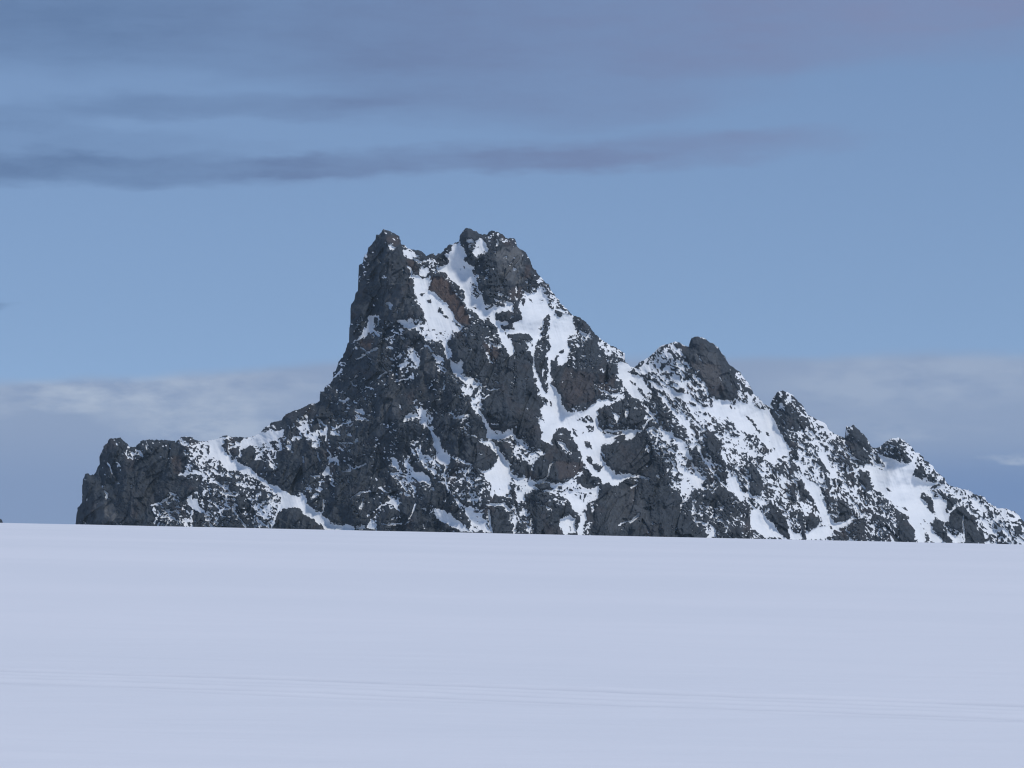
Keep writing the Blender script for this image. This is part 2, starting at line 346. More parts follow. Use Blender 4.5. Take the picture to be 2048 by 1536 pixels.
B3 9 1040,0 1090,80 1150,90 1140,170 1200,270 1270,330 1280,420 1240,460 1170,450 1110,380 1100,320 1130,280 1100,180 1060,80
B3 7 860,310 1090,330 1100,400 1160,460 1020,520 960,480 900,420
B3 9 1060,470 1130,540 1110,570 1040,560
B3 ~9 1230,470 1200,560 1230,680 1270,780
B3 8 1240,320 1330,320 1440,390 1560,440 1540,460 1400,400 1300,360
B3 ~8 890,200 890,290
B3 8 810,160 880,150 880,175
B3 9 1620,480 1700,510 1800,500 1880,400 1890,330 1860,200 1830,190 1700,170 1640,130 1760,150 1850,170 1900,230 1930,310 1990,400 2048,420 2048,800 1980,850 1870,840 1800,700 1720,620 1700,560
B3 8 1740,0 2048,0 2048,90 1900,130 1840,130 1750,110
B3 0 1780,20 2048,0 2048,5 1900,10
B3 9 450,940 530,900 610,880 620,1030 560,970
B3 ~6 340,1030 400,970 460,950
B3 8 240,1160 330,1090 340,1270 90,1270 100,1200 200,1210
B3 9 690,1190 780,1150 760,1200
B3 ~6 400,1200 520,1210 660,1200
B3 ~5 760,1130 830,1010 840,950
B3 ~9 0,880 80,830 160,790 270,790
B3 ~10 370,740 480,800
B3 ~5 180,880 120,1010
B3 8 1490,980 1560,970 1590,1080 1730,1060 1700,1110 1750,1170 1800,1310 1530,1310 1540,1150 1470,1070
B3 9 1350,890 1420,940 1480,990 1390,1000
B3 ~12 1500,890 1630,890
B3 ~14 1760,960 1950,950 2040,1030
B3 ~6 1770,1020 1810,1310
B3 9 1270,600 1380,580 1370,610
B3 9 1590,610 1680,640 1620,650
B3 ~7 1530,480 1480,570
B4 8 0,180 60,190 110,250 180,360 200,410 260,420 250,540 320,590 440,620 560,650 680,630 720,590 720,660 800,680 960,680 1040,630 1090,580 1200,540 1110,620 1120,690 1180,720 1290,760 1400,700 1370,900 1250,920 1200,1040 1130,1060 1040,1000 1040,920 960,870 820,830 760,800 640,790 540,760 450,830 440,900 350,930 320,800 300,740 200,780 100,790 0,850 0,500 60,440 100,350
B4 9 0,520 60,440 100,350 110,250 180,360 200,410 260,420 250,540 320,590 260,620 190,700 100,780 0,760
B4 9 1020,0 1940,0 1850,80 1780,130 1640,90 1560,170 1410,200 1420,360 1500,470 1600,520 1730,560 1930,590 1820,600 1680,690 1560,720 1500,660 1460,700 1380,590 1290,560 1230,480 1190,390 1150,290 1110,160 1040,80
B4 9 660,0 830,0 780,90 790,160 840,210 700,140 670,60
B4 9 1930,590 2048,620 2048,660 1930,610
B4 9 850,150 900,160 1000,220 1000,270 930,220
B4 0 1200,150 1290,160 1300,260 1210,220
B4 0 1210,350 1300,350 1320,440 1260,430
B4 0 1320,420 1460,450 1400,550 1330,500
B4 0 1600,520 1690,570 1600,560
B4 0 1070,0 1120,70 1090,70 1060,20
B4 0 1170,10 1200,20 1190,50
B4 0 1240,10 1320,10 1270,50
B4 2 1450,30 1720,20 1660,60 1470,60
B4 0 1570,90 1720,60 1740,120 1590,120
B4 0 560,700 750,680 760,760 640,790
B4 0 1120,600 1200,590 1190,710 1130,700
B4 0 1220,570 1370,590 1290,750 1210,700
B4 0 1120,780 1180,900 1150,890
B4 1 1200,790 1240,820 1200,930
B4 0 250,630 300,620 290,670
B4 0 250,690 330,700 320,750 270,750
B4 0 340,710 380,710 370,780 350,770
B4 1 300,780 370,830 340,900
B4 3 860,720 1080,720 1060,760 880,800
B4 0 1420,200 1560,170 1680,200 1850,80 2048,50 2048,620 1930,590 1700,540 1500,450 1420,360
B4 6 300,200 450,200 560,280 650,240 720,300 560,400 540,520 480,400 400,400 290,310
B4 ~14 280,60 400,180 480,230
B4 ~10 100,100 200,80 280,20
B4 ~8 740,590 770,450 830,400
B4 5 280,930 440,900 480,1000 520,1100 560,1240 590,1320 480,1320 450,1200 340,1190 350,1320 300,1320 280,1200 240,1190
B4 9 280,1080 330,1110 320,1200 340,1320 300,1320 280,1200
B4 9 890,1150 1010,1090 1090,1130 1100,1320 940,1330 880,1200
B4 0 1010,1020 1080,1050 1070,1110 1020,1090
B4 0 1015,1230 1040,1240 1030,1280
B4 8 1130,1050 1220,1050 1240,1140 1200,1230 1190,1330 1130,1330 1140,1200 1150,1120
B4 0 1100,1110 1140,1100 1140,1250 1100,1310
B4 5 540,900 680,940 780,1010 640,980 560,960
B4 7 1290,920 1340,940 1330,1060 1290,1050
B4 ~11 1650,1220 1740,1170 1830,1170 1900,1090
B4 ~13 0,960 180,940 250,1030
B4 ~10 1800,740 1900,680
B4 ~6 0,1100 30,1320
B5 9 390,0 520,60 640,110 730,170 740,250 790,370 720,350 620,260 610,190 520,150 460,140
B5 0 510,120 590,120 580,145 520,145
B5 2 540,170 600,180 620,300 570,260
B5 3 700,200 760,200 740,260
B5 8 600,300 680,360 640,400 720,520 790,560 800,640 870,720 980,800 860,740 770,700 780,820 760,880 700,880 650,790 660,680 680,600 610,480 590,380
B5 9 800,400 830,500 890,540 900,600 970,600 960,640 920,690 1000,780 900,760 820,700 780,620 820,560 780,450
B5 ~10 780,60 860,140
B5 ~14 880,260 980,420 1060,540
B5 ~8 1060,540 1180,680 1290,780
B5 ~12 990,360 1080,480
B5 1 960,0 1130,60 1170,300 1240,460 1200,540 1100,380 1000,280
B5 9 1170,220 1230,330 1260,430 1230,430 1180,320
B5 9 1260,600 1360,570 1400,700 1450,790 1630,840 1600,870 1450,850 1480,940 1380,860 1260,740 1240,680
B5 0 1560,420 1640,500 1700,660 1660,820 1580,830 1510,760 1560,660
B5 8 1390,150 1500,100 1640,350 1500,350 1430,240
B5 9 1640,0 1800,0 2048,200 2048,280 1900,340 1860,460 1780,420 1700,360 1780,300 1740,180
B5 4 1500,60 1680,180 1860,260 1820,300 1760,300 1700,330 1560,230
B5 0 1740,20 1790,50 1770,80 1740,70
B5 0 1750,130 1810,130 1790,155
B5 0 1810,180 1860,220 1870,290 1830,220
B5 9 1530,1010 1640,1000 1680,1050 1800,1170 1900,1300 1950,1380 1730,1380 1640,1280 1560,1270 1530,1150 1540,1080
B5 ~14 1490,880 1600,1010
B5 9 1030,1180 1100,1280 1080,1380 950,1380 1040,1310
B5 9 0,570 130,580 280,640 200,660 120,620 0,600
B5 9 1640,900 1740,930 1680,960 1640,1040 1650,940
B5 9 340,580 370,570 390,620 350,615
B5 ~10 0,1180 60,1120 120,1070
B5 3 190,100 240,110 240,290 210,290
B5 4 1250,1100 1430,1100 1450,1200 1300,1180
B6 9 250,0 380,0 480,180 560,250 460,290 400,340 290,400 180,380 200,310 330,300 350,250 240,130
B6 0 205,30 245,30 245,75 210,70
B6 9 560,370 640,400 700,480 690,560 740,640 840,690 900,720 920,820 950,940 1000,1050 1090,1190 1200,1180 1330,1130 1380,1130 1250,1210 1090,1270 1060,1290 1030,1200 940,1130 900,1040 820,900 800,840 700,740 690,640 690,600 640,500 560,400
B6 9 860,270 980,290 1000,350 1030,480 1100,510 1130,620 1040,620 1000,540 950,470 920,390 880,340
B6 0 950,540 1010,600 1050,740 1000,780 960,660
B6 0 1400,500 1520,550 1530,640 1580,760 1500,790 1430,680 1380,580
B6 0 590,640 650,660 720,770 820,880 780,920 720,860 700,950 640,900 640,780
B6 0 480,660 550,680 610,920 560,870 520,760
B6 0 0,400 60,480 130,640 170,760 100,830 20,800 0,780
B6 0 1120,850 1200,900 1310,1080 1230,1170 1100,1190 1070,1130 1150,1100 1150,980
B6 0 970,860 1070,860 1070,930 1000,940
B6 6 1030,1000 1140,960 1150,1080 1040,1080
B6 1 130,980 200,950 340,960 420,1080 500,1150 500,1350 440,1380 340,1270 200,1100
B6 0 720,1100 800,1030 860,1100 870,1240 780,1280 700,1220
B6 0 620,1020 680,1100 720,1380 670,1390 640,1200 590,1100
B6 9 500,1250 560,1300 640,1330 720,1320 780,1290 880,1230 960,1240 1080,1290 1040,1380 700,1400 500,1390
B6 0 640,1240 690,1250 720,1380 660,1390
B6 2 540,1250 640,1260 630,1340 570,1310
B6 0 970,1370 1020,1370 1010,1400 970,1400
B6 2 1100,1280 1280,1200 1400,1140 1500,1200 1700,1150 1950,1060 2048,1150 2048,1440 1080,1400
B6 8 580,950 700,970 780,930 780,1000 720,1060 660,1000
B6 1 1250,0 1400,0 1560,230 1640,250 1690,460 1600,500 1480,400 1340,350 1280,260 1250,150
B6 5 1560,230 1640,260 1700,480 1600,500 1560,400
B6 7 1000,30 1050,0 1130,80 1100,110 1000,100
B6 0 1180,560 1330,560 1360,660 1320,760 1250,640
B7 9 0,430 60,440 200,520 260,500 200,300 260,340 400,360 460,400 560,430 640,330 700,300 660,480 620,580 800,650 1000,690 1060,760 940,760 830,760 880,800 960,840 1060,900 1050,960 1030,1050 1100,1070 1100,1150 1040,1180 1000,1200 1060,1300 1160,1350 1260,1330 1290,1450 1160,1450 1070,1340 1030,1200 930,1110 860,1200 900,1330 1020,1430 700,1450 620,1270 560,1100 470,1030 420,960 300,900 210,800 120,770 100,660 60,540 0,500
B7 3 200,230 300,130 400,100 500,130 640,250 650,320 590,410 480,420 380,380 250,330
B7 4 680,300 780,390 930,550 1040,640 1050,700 980,680 800,640 650,590 640,560 690,500 680,400
B7 0 720,850 770,780 850,860 920,1080 850,1050 790,940
B7 0 870,1220 930,1120 1010,1180 1080,1340 1150,1450 1020,1450 940,1320
B7 0 1040,1000 1060,920 1120,860 1190,880 1170,950 1080,1060
B7 0 1100,1060 1180,980 1280,990 1350,1060 1440,1180 1470,1380 1460,1460 1300,1460 1280,1300 1270,1200 1230,1300 1120,1260 1090,1150
B7 ~4 1270,1090 1275,1250 1290,1440
B7 ~7 1100,1060 1180,980
B7 0 1030,1190 1080,1190 1100,1280 1050,1240
B7 0 280,740 340,740 370,790 310,770
B7 0 480,990 530,990 550,1050
B7 0 840,740 900,710 1010,700 900,750
B7 0 900,800 950,860 890,860
B7 2 1000,820 1060,830 1060,900 990,880
B7 0 1130,1330 1180,1330 1240,1380
B7 0 765,1130 790,1150 825,1210
B7 0 725,1200 750,1215 765,1280
B7 3 770,1300 860,1350 830,1430 780,1430
B7 0 1920,1230 2000,1220 2030,1340 1940,1350
B7 3 0,1080 220,1100 380,1110 480,1060 560,1110 640,1300 680,1430 0,1420
B7 0 450,1150 560,1150 640,1300 670,1430 450,1430
B7 8 1480,1130 1650,1200 1720,1270 1640,1340 1520,1300 1460,1200
B7 9 1730,1010 1870,1020 2000,1120 1950,1110 1850,1060
"""
BROWN = [('T1','1430,740 1560,720 1640,800 1700,900 1780,1000 1830,1080 1870,1180 1920,1350 1850,1340 1780,1310 1700,1200 1690,1150 1590,1060 1520,970 1470,920 1400,900 1400,840',1.0),
         ('T1','1100,490 1220,520 1250,620 1265,710 1180,650',.6), ('T1','850,210 1000,220 1030,320 960,320 860,290',.5),
         ('T2','1200,560 1290,600 1270,760 1210,740',.55), ('T2','1050,850 1180,850 1150,1000 1050,1020 1000,960',.45), ('T2','900,180 1000,250 1000,340 920,300',.5),
         ('T3','780,120 940,130 920,220 850,260 760,180',.75), ('T4','420,160 600,160 640,340 560,400 470,300',.6),
         ('T4','1480,480 1850,560 1850,900 1500,1000 1400,700',.35), ('B1','1300,330 1420,330 1420,560 1320,560',.45), ('B4','840,380 1200,420 1200,540 900,660',.45),
         ('T5','230,560 450,600 440,800 220,830',.4), ('T5','300,1000 420,960 420,980 300,1040',.2), ('T5','1400,400 1800,450 1850,800 1700,850',.3)]
LIGHT = [('T2','840,400 960,350 1100,330 1160,400 1190,560 1190,760 1100,840 980,740 880,700 850,560',1.0), ('T1','770,600 900,600 1000,900 1200,1200 1000,1250 780,1000',.35),
         ('T3','1550,230 1680,280 1740,500 1720,650 1600,700 1560,500',.4), ('T3','980,850 1220,800 1280,1150 1000,1150',.35),('T5','1440,300 1750,280 1850,700 1600,700 1450,500',.35),
         ('B1','300,900 560,950 590,1180 330,1180',.7),('B4','1500,750 1900,750 2048,1200 1500,1300',.25)]

# ------------------------------------------------------------------ survey raster (photo pixel = 1 cell)
RX0, RX1, RY0, RY1 = -300, 2450, 440, 1240
gx, gy = np.meshgrid(np.arange(RX0, RX1, dtype=np.float32), np.arange(RY0, RY1, dtype=np.float32))
_r, _, _ = cells((gx+.3*gy)/8.5, (gy-.3*gx)/8.5, 77); _q, _, _ = cells(gx/4.3, gy/4.3, 78)
wx = gx + 2.0*fbm(gx/22, gy/22, 11, 2) + 1.0*perlin(gx/6.5, gy/6.5, 13) + 3.4*(_r[0]-.5) + 2.0*(_q[0]-.5)
wy = gy + 2.0*fbm(gx/22, gy/22, 21, 2) + 1.0*perlin(gx/6.5, gy/6.5, 23) + 3.4*(_r[1]-.5) + 2.0*(_q[1]-.5)
def window(p, m):
    x0 = max(0, int(p[:,0].min()-RX0-m)); x1 = min(gx.shape[1], int(p[:,0].max()-RX0+m)+1)
    y0 = max(0, int(p[:,1].min()-RY0-m)); y1 = min(gx.shape[0], int(p[:,1].max()-RY0+m)+1)
    return slice(y0, y1), slice(x0, x1)
def inside(p, warp=True, m=9):
    s = window(p, m); X = (wx if warp else gx)[s]; Y = (wy if warp else gy)[s]
    r = np.zeros(X.shape, bool); n = len(p)
    for i in range(n):
        x1, y1 = p[i]; x2, y2 = p[(i+1) % n]
        if y1 == y2: continue
        r ^= ((y1 > Y) != (y2 > Y)) & (X < (x2-x1)*(Y-y1)/(y2-y1)+x1)
    return s, r
def streak(p, w):
    s = window(p, 12); X = gx[s]*.5+wx[s]*.5; Y = gy[s]*.5+wy[s]*.5
    d = np.full(X.shape, 1e9, np.float32)
    for a, b in zip(p[:-1], p[1:]):
        v = b-a; t = np.clip(((X-a[0])*v[0]+(Y-a[1])*v[1])/(v@v+1e-6), 0, 1)
        d = np.minimum(d, np.hypot(X-a[0]-t*v[0], Y-a[1]-t*v[1]))
    return s, d < w/6.4/2*(1+.9*perlin(X/7, Y/7, 91)) + .75
LV = [0, .06, .15, .27, .38, .5, .62, .76, .90, 1.0]
cover = np.full(gx.shape, .06, np.float32)
solid = np.zeros(gx.shape, np.uint8)         # 1 rock outline, 2 snow outline
stk = np.zeros(gx.shape, np.float32)
lines = [l.strip() for l in COVER.strip().splitlines() if l.strip()]
for base in (True, False):
    for l in lines:
        if (l[0] == '*') != base: continue
        sh, lv, rest = l.lstrip('*').split(' ', 2)
        p = pts(sh, rest)
        if lv[0] == '~':
            s, m = streak(p, float(lv[1:])); cover[s][m] = .97; stk[s] = np.maximum(stk[s], m)
        else:
            s, m = inside(p); cover[s][m] = LV[int(lv)] if int(lv) else .012
rock0 = cover < .03
cover = blur(cover, .42)
def rank(a):
    f = a.ravel(); st = f[::37].copy(); st.sort()
    return (np.searchsorted(st, f)/len(st)).astype(np.float32).reshape(a.shape)
def pattern(ang, stretch, sc, seed):
    c, s_ = math.cos(ang), math.sin(ang)
    u = (gx*c + gy*s_)/stretch; v = -gx*s_ + gy*c
    u = u + 3*fbm(gx/30, gy/30, seed+50, 2); v = v + 3*fbm(gx/30, gy/30, seed+60, 2)
    vein = -np.abs(perlin(u/sc, v/sc, seed)+.45*perlin(u/sc*2.1, v/sc*2.1, seed+1))*1.6
    blob = perlin(u/sc*1.1+9, v/sc*1.1, seed+2)+.6*perlin(u/sc*2.7, v/sc*2.7, seed+3)
    r1, _, _ = cells(u/sc*1.05, v/sc*1.05, seed+5); r2, _, _ = cells(u/sc*2.1, v/sc*2.1, seed+6)
    return vein*.5+blob*.35+(r1[0]-.5)*.75+(r2[0]-.5)*.7
pa = pattern(math.radians(48), 1.9, 5.6, 101)       # right flank: debris strewn down-slope
pb = pattern(math.radians(25), 1.35, 6.2, 201)      # main face
w = np.clip((gx - (1180 + (gy-700)*.75))/90, 0, 1)
patt = rank(pa)*w + rank(pb)*(1-w)
patt = rank(patt + .13*fbm(gx/28, gy/28, 71, 2))
ribs = fbm((gx*.77-gy*.64)/17, (gx*.64+gy*.77)/75, 311, 3)
big = fbm(gx/45, gy/45, 301, 3)*(1-w) + (1.6*ribs + .3*fbm(gx/45, gy/45, 301, 2))*w
cv = np.clip(cover + np.where((cover > .03) & (cover < .93), .02+.20*big-.06*w, 0), 0, 1)
snow = np.clip((patt + cv - 1)*5.5 + .5, 0, 1)
snow = np.where(cover > .985, 1, snow); snow = np.where(cover < .02, np.clip((patt-.982)*90, 0, 1), snow).astype(np.float32)
clus = fbm(gx/36, gy/36, 911, 2)
q3, qx, qy = cells((gx+.25*gy)/5.2, (gy-.25*gx)/3.1, 912)
fleck = (q3[0] > .955-.05*clus) & (qx*qx+qy*qy*1.2 < .10+.12*q3[1]) & (cover > .04) & (cover < .6) & (clus > -.15)
hx = gx+4*perlin(gx/9, gy/9, 921); hy = gy+4*perlin(gx/9, gy/9, 922)
v1 = np.abs(perlin((hx+.5*hy)/34, (hy-.3*hx)/21, 931)); v2 = np.abs(perlin((hx-.6*hy)/19, (hy+.2*hx)/30, 941))
thin = ((v1 < .021+.016*perlin(gx/11, gy/11, 951)) & (perlin(gx/26, gy/26, 952) > .02)) | ((v2 < .024+.018*perlin(gx/9, gy/9, 953)) & (perlin(gx/22, gy/22, 954) > .12))
thin &= (cover > .06) & (cover < .6)
stk = np.maximum(stk, np.maximum(fleck, thin*.95))
snow = np.maximum(blur(snow, .32), np.clip(blur(stk, .5)*1.25, 0, 1))

def field(lst):
    f = np.zeros(gx.shape, np.float32)
    for sh, st, v in lst:
        s, m = inside(pts(sh, st)); f[s] = np.maximum(f[s], m*v)
    return blur(f, 1.6)
brown = field(BROWN); light = field(LIGHT)
brown = np.clip(brown + .28*np.clip(fbm(gx/40, gy/40, 401, 3)-.35, 0, 1)*2, 0, 1)

# relief towards the viewer, in pixel units
rock = 1 - snow
hard = blur(rock, 1.2)*1.3 + blur(rock, 3.5)*3.0 + down_blur(rock, 12)*8 + down_blur(rock, 34)*18
rockish = np.clip(down_blur(1-cv, 7)*1.5-.25, 0, 1)*(.25+.75*rock)
# steep ribs of rock leaning slightly, broken into blocks
lean = gx + .28*(gy-700) + 10*fbm(gx/90, gy/90, 501, 2)
rib = ridged(lean/62, gy/210, 511, 3)*22 + ridged(lean/24+3, gy/70, 521, 2)*7 + blocks(lean/34, gy/75, 532, 1.2)*17 + blocks((lean+.25*gy)/14, gy/26, 533, 1.2)*7.5
diag = ridged((gx*.74-gy*.67)/30, (gx*.67+gy*.74)/90, 541, 2)*9 + blocks((gx*.74-gy*.67)/18, (gx*.67+gy*.74)/40, 542)*9
small = blocks((gx+.2*gy)/6.2, (gy-.2*gx)/8.5, 534, 1.2)*3.0 + blocks(gx/3.3, gy/4.0, 535)*1.2
relief = hard + (rib*(1-.5*w) + diag*w)*rockish*.8*(1-.6*brown) + small*rock*.75*(1-.6*light)*(1-.5*brown)
relief += fbm(gx/150, gy/130, 571, 3)*26 + fbm(gx/38, gy/60, 581, 2)*2.2 + fbm(gx/16, gy/22, 591, 2)*.5
sl = 1-rock                                              # runnels and drift lips in the snow
relief += sl*(perlin((gx-.35*(gy-700))/4.2, gy/46, 821)*.55 + perlin((gx-.35*(gy-700))/10, gy/80, 822)*1.3 + fbm(gx/14, gy/9, 823, 2)*.8)
jt = np.minimum(np.abs(perlin((lean+.1*gy)/21, gy/120, 831)), np.abs(perlin((gx-.8*gy)/24+5, (gy+.5*gx)/95, 832))*1.3)
relief -= np.clip(1-jt/.05, 0, 1)*2.6*rock*(1-.7*light)
relief = blur(relief.astype(np.float32), .5)
# ledges: little treads under the drifts
relief = relief.astype(np.float32)

def sample(a, px, py):
    x = np.clip(px-RX0, 0, a.shape[1]-1.01); y = np.clip(py-RY0, 0, a.shape[0]-1.01)
    ix = x.astype(np.int32); iy = y.astype(np.int32); fx = x-ix; fy = y-iy
    return (a[iy,ix]*(1-fx)+a[iy,ix+1]*fx)*(1-fy)+(a[iy+1,ix]*(1-fx)+a[iy+1,ix+1]*fx)*fy

# ------------------------------------------------------------------ mountain surface
cols = np.concatenate([np.arange(-690, -30, 6.), np.arange(-30, 2110, 1.), np.arange(2110, 2780, 6.)])
R = np.full(cols.shape, 1e9)
for a, b in zip(ridge[:-1], ridge[1:]):
    lo, hi = min(a[0], b[0]), max(a[0], b[0])
    m = (cols >= lo-.5) & (cols <= hi+.5)
    if hi-lo < 1e-6: v = np.full(m.sum(), min(a[1], b[1]))
    else: v = a[1] + (b[1]-a[1])*(np.clip(cols[m], lo, hi)-a[0])/(b[0]-a[0])
    R[m] = np.minimum(R[m], v)
R = R + 1.3*perlin(cols/4.1, cols*0+.5, 601)*np.clip((1080-R)/40, 0, 1) + .8*perlin(cols/1.9, cols*0+.5, 603)
# distance from the skyline, measured over the survey sheet
Rg = np.interp(gx[0], cols, R); sky_d = np.zeros(gx.shape, np.float32); xi = np.arange(gx.shape[1], dtype=np.float32)
prev = np.zeros(gx.shape[1], np.float32)
for j in range(gx.shape[0]):
    up = prev+1; d = np.minimum(up, np.minimum(np.roll(prev, 1), np.roll(prev, -1))+1.414)
    d = np.where(gy[j] <= Rg, 0, np.minimum(d, np.maximum(gy[j]-Rg, 0)))
    d = np.minimum(np.minimum.accumulate(d-xi)+xi, (np.minimum.accumulate((d+xi)[::-1])[::-1]-xi))
    prev = d.astype(np.float32); sky_d[j] = prev
sky_b = blur(sky_d, 2.5)
# smoothed ridge lines for the deep structure
ux = np.arange(-690, 2780, 2.); UR = np.interp(ux, cols, R)
sig = [0., 6., 16., 40., 90., 160.]; SR = [R]
for s_ in sig[1:]:
    k = np.exp(-.5*(np.arange(-int(s_*1.5), int(s_*1.5)+1)*2/s_)**2); k /= k.sum()
    SR.append(np.interp(cols, ux, np.convolve(np.pad(UR, len(k)//2, mode='edge'), k, 'valid')))
SR = np.array(SR)
NR = 690; PB = 1128.0
py = np.maximum(R[None], np.linspace(R.min(), PB, NR)[:, None])
px = np.repeat(cols[None], NR, 0)
dz = py - R[None]
dd = np.minimum(sample(sky_d, px, py), dz); db = np.minimum(sample(sky_b, px, py), dz+2)
D = .50*db + .34*np.maximum(py - SR[5][None], 0)*(1-np.exp(-dd/40)) + 13*(1-np.exp(-db/13)) + 4*(1-np.exp(-dd/3.5))
rel = sample(relief, px, py)
fade = 1-np.exp(-dd/9)
push = D + (rel-20)*fade                                  # pixels towards the viewer
# main ridge line wanders in depth: second peak and pinnacles stand further right and back
back = np.interp(cols, [-690, 150, 700, 950, 1250, 1500, 2050, 2780], [-80, 60, 0, 20, 60, 70, 130, 200])[None]
Yd = Y0 + (back - push)*PXM
dx = (1.6*perlin(px/9, py/7, 611) + .9*perlin(px/3.7, py/3.1, 613))*np.clip((1060-py)/30, 0, 1)*np.exp(-dz/40)
dx = dx + 9*np.exp(-((py-633)/7.5)**2-np.maximum(px-701, 0)/22)*(np.abs(px-720) < 90) + 3.5*np.exp(-((py-572)/5)**2-np.maximum(px-717, 0)/15)*(np.abs(px-720) < 60)
cp, sp = math.cos(PITCH), math.sin(PITCH)
def world(qx, qy, d):
    u = (qx-1024)/F; v = (768-qy)/F
    return np.stack([u*d, d*cp - v*d*sp, d*sp + v*d*cp], -1)
front = world(px+dx, py, Yd)
# behind the crest: the far slope, in metres
tb = np.cumsum(np.geomspace(.6, 28, 60)); top = front[0]
bk = []
for i, q in enumerate(tb):
    n = fbm(top[:,0]/60, np.full(len(cols), q/60), 701, 3)*min(q*.25, 30)
    bk.append(np.stack([top[:,0], top[:,1]+q, top[:,2]-q*.8-1.2*(1-math.exp(-q/3))-abs(n)-(.4 if q < 2 else 0)], -1))
bk = np.array(bk[::-1])
# below the visible foot: slopes run out towards the valley
foot = front[-1]; ft = []
for q in np.cumsum(np.geomspace(1.0, 30, 40)):
    n = fbm(foot[:,0]/70, np.full(len(cols), q/70), 711, 3)*min(q*.2, 18)
    ft.append(np.stack([foot[:,0], foot[:,1]-q*.9+n, foot[:,2]-q*.75], -1))
ft = np.array(ft)
P = np.concatenate([bk, front, ft]); nr, nc = P.shape[:2]
nb, nf = len(bk), len(ft)
snA = np.concatenate([sample(snow, np.repeat(cols[None], nb, 0), np.repeat(R[None], nb, 0)+2)*0 + np.clip(.5+2.2*fbm(bk[...,0]/9, bk[...,2]/7, 721, 3), 0, 1),
                      sample(snow, px, py), np.clip(.5+2.2*fbm(ft[...,0]/9, ft[...,2]/7, 731, 3), 0, 1)])
brA = np.concatenate([np.zeros((nb, nc)), sample(brown, px, py), np.zeros((nf, nc))])
lgA = np.concatenate([np.zeros((nb, nc)), sample(light, px, py), np.zeros((nf, nc))])

# parts of the mountain: named outlines (photo pixels, loose)
PARTS = [
('west_buttress', 'dark rock buttress at the low left end of the mountain', '140,1300 140,870 262,850 290,860 400,860 425,880 500,960 640,1070 660,1300'),
('snow_couloir', 'long straight snow couloir cutting down right across the left shoulder', None),
('rock_tower', 'dark sheer left summit tower dropping as a cliff', '690,670 690,600 730,440 800,440 822,500 832,590 850,640 800,650 740,640 700,700 660,700'),
('rock_tower', 'right summit tower with a pale grey slab under its top', '918,440 1060,440 1100,590 1040,600 1010,620 960,600 950,540 925,500 918,470'),
('shoulder_peak', 'rounded dark rock summit right of the saddle', '1283,715 1283,670 1380,660 1440,660 1500,770 1512,800 1470,800 1420,800 1370,735 1350,690 1320,685'),
('rock_pinnacle', 'blunt leaning rock pinnacle on the right ridge', '1535,740 1610,740 1625,860 1575,860 1535,815'),
('rock_pinnacle', 'sharp dark pinnacle beside a snow patch on the right ridge', '1690,840 1720,840 1765,930 1740,940 1695,905'),
('rock_pinnacle', 'rounded snow flecked knob low on the right ridge', '1758,895 1785,870 1830,885 1832,920 1800,930 1765,915'),
]
pid = np.zeros(gx.shape, np.uint8)
def paint(p, k, cond=None):
    s, m = inside(np.array(p, float), True)
    if cond is not None: m = m & cond[s]
    pid[s][m] = k
names = [('mountain_face', None)]
solidsnow = cover > .93
SN = [('snow_couloir', 'straight snow couloir slanting down right below the left shoulder', 'B2', 9, 0),
      ('snow_basin', 'snow basin between the left tower and the rusty brown slab', 'T1', 9, 5),
      ('snow_couloir', 'snow gully falling from the notch between the two summits', 'T2', 9, 0),
      ('snow_couloir', 'wide snow gully splitting round a thin rock rib', 'T4', 9, None),
      ('snow_slope', 'broad snow slope under the rounded right peak', 'T6', 9, 0),
      ('snow_slope', 'snow slope below the far right pinnacles', 'B7', 9, 0),
      ('snow_couloir', 'narrow snow gully below the saddle', 'T5', 9, 0)]
for nm, lb, st in PARTS:
    if st is None: continue
    names.append((nm, lb)); paint([[float(v) for v in q.split(',')] for q in st.split()], len(names)-1)
for nm, lb, sh, lvv, k in SN:
    cand = [pts(l.split(' ')[0], l.split(' ', 2)[2]) for l in lines if l.startswith(sh+' 9')]
    cand.sort(key=lambda p: -abs(np.sum(p[:,0]*np.roll(p[:,1],1)-p[:,1]*np.roll(p[:,0],1))))
    names.append((nm, lb)); paint(cand[0], len(names)-1, solidsnow)
pidV = np.zeros((nr, nc), np.uint8)
ip = np.clip((px-RX0).round().astype(int), 0, gx.shape[1]-1); jp = np.clip((py-RY0).round().astype(int), 0, gx.shape[0]-1)
pidV[nb:nb+NR] = pid[jp, ip]

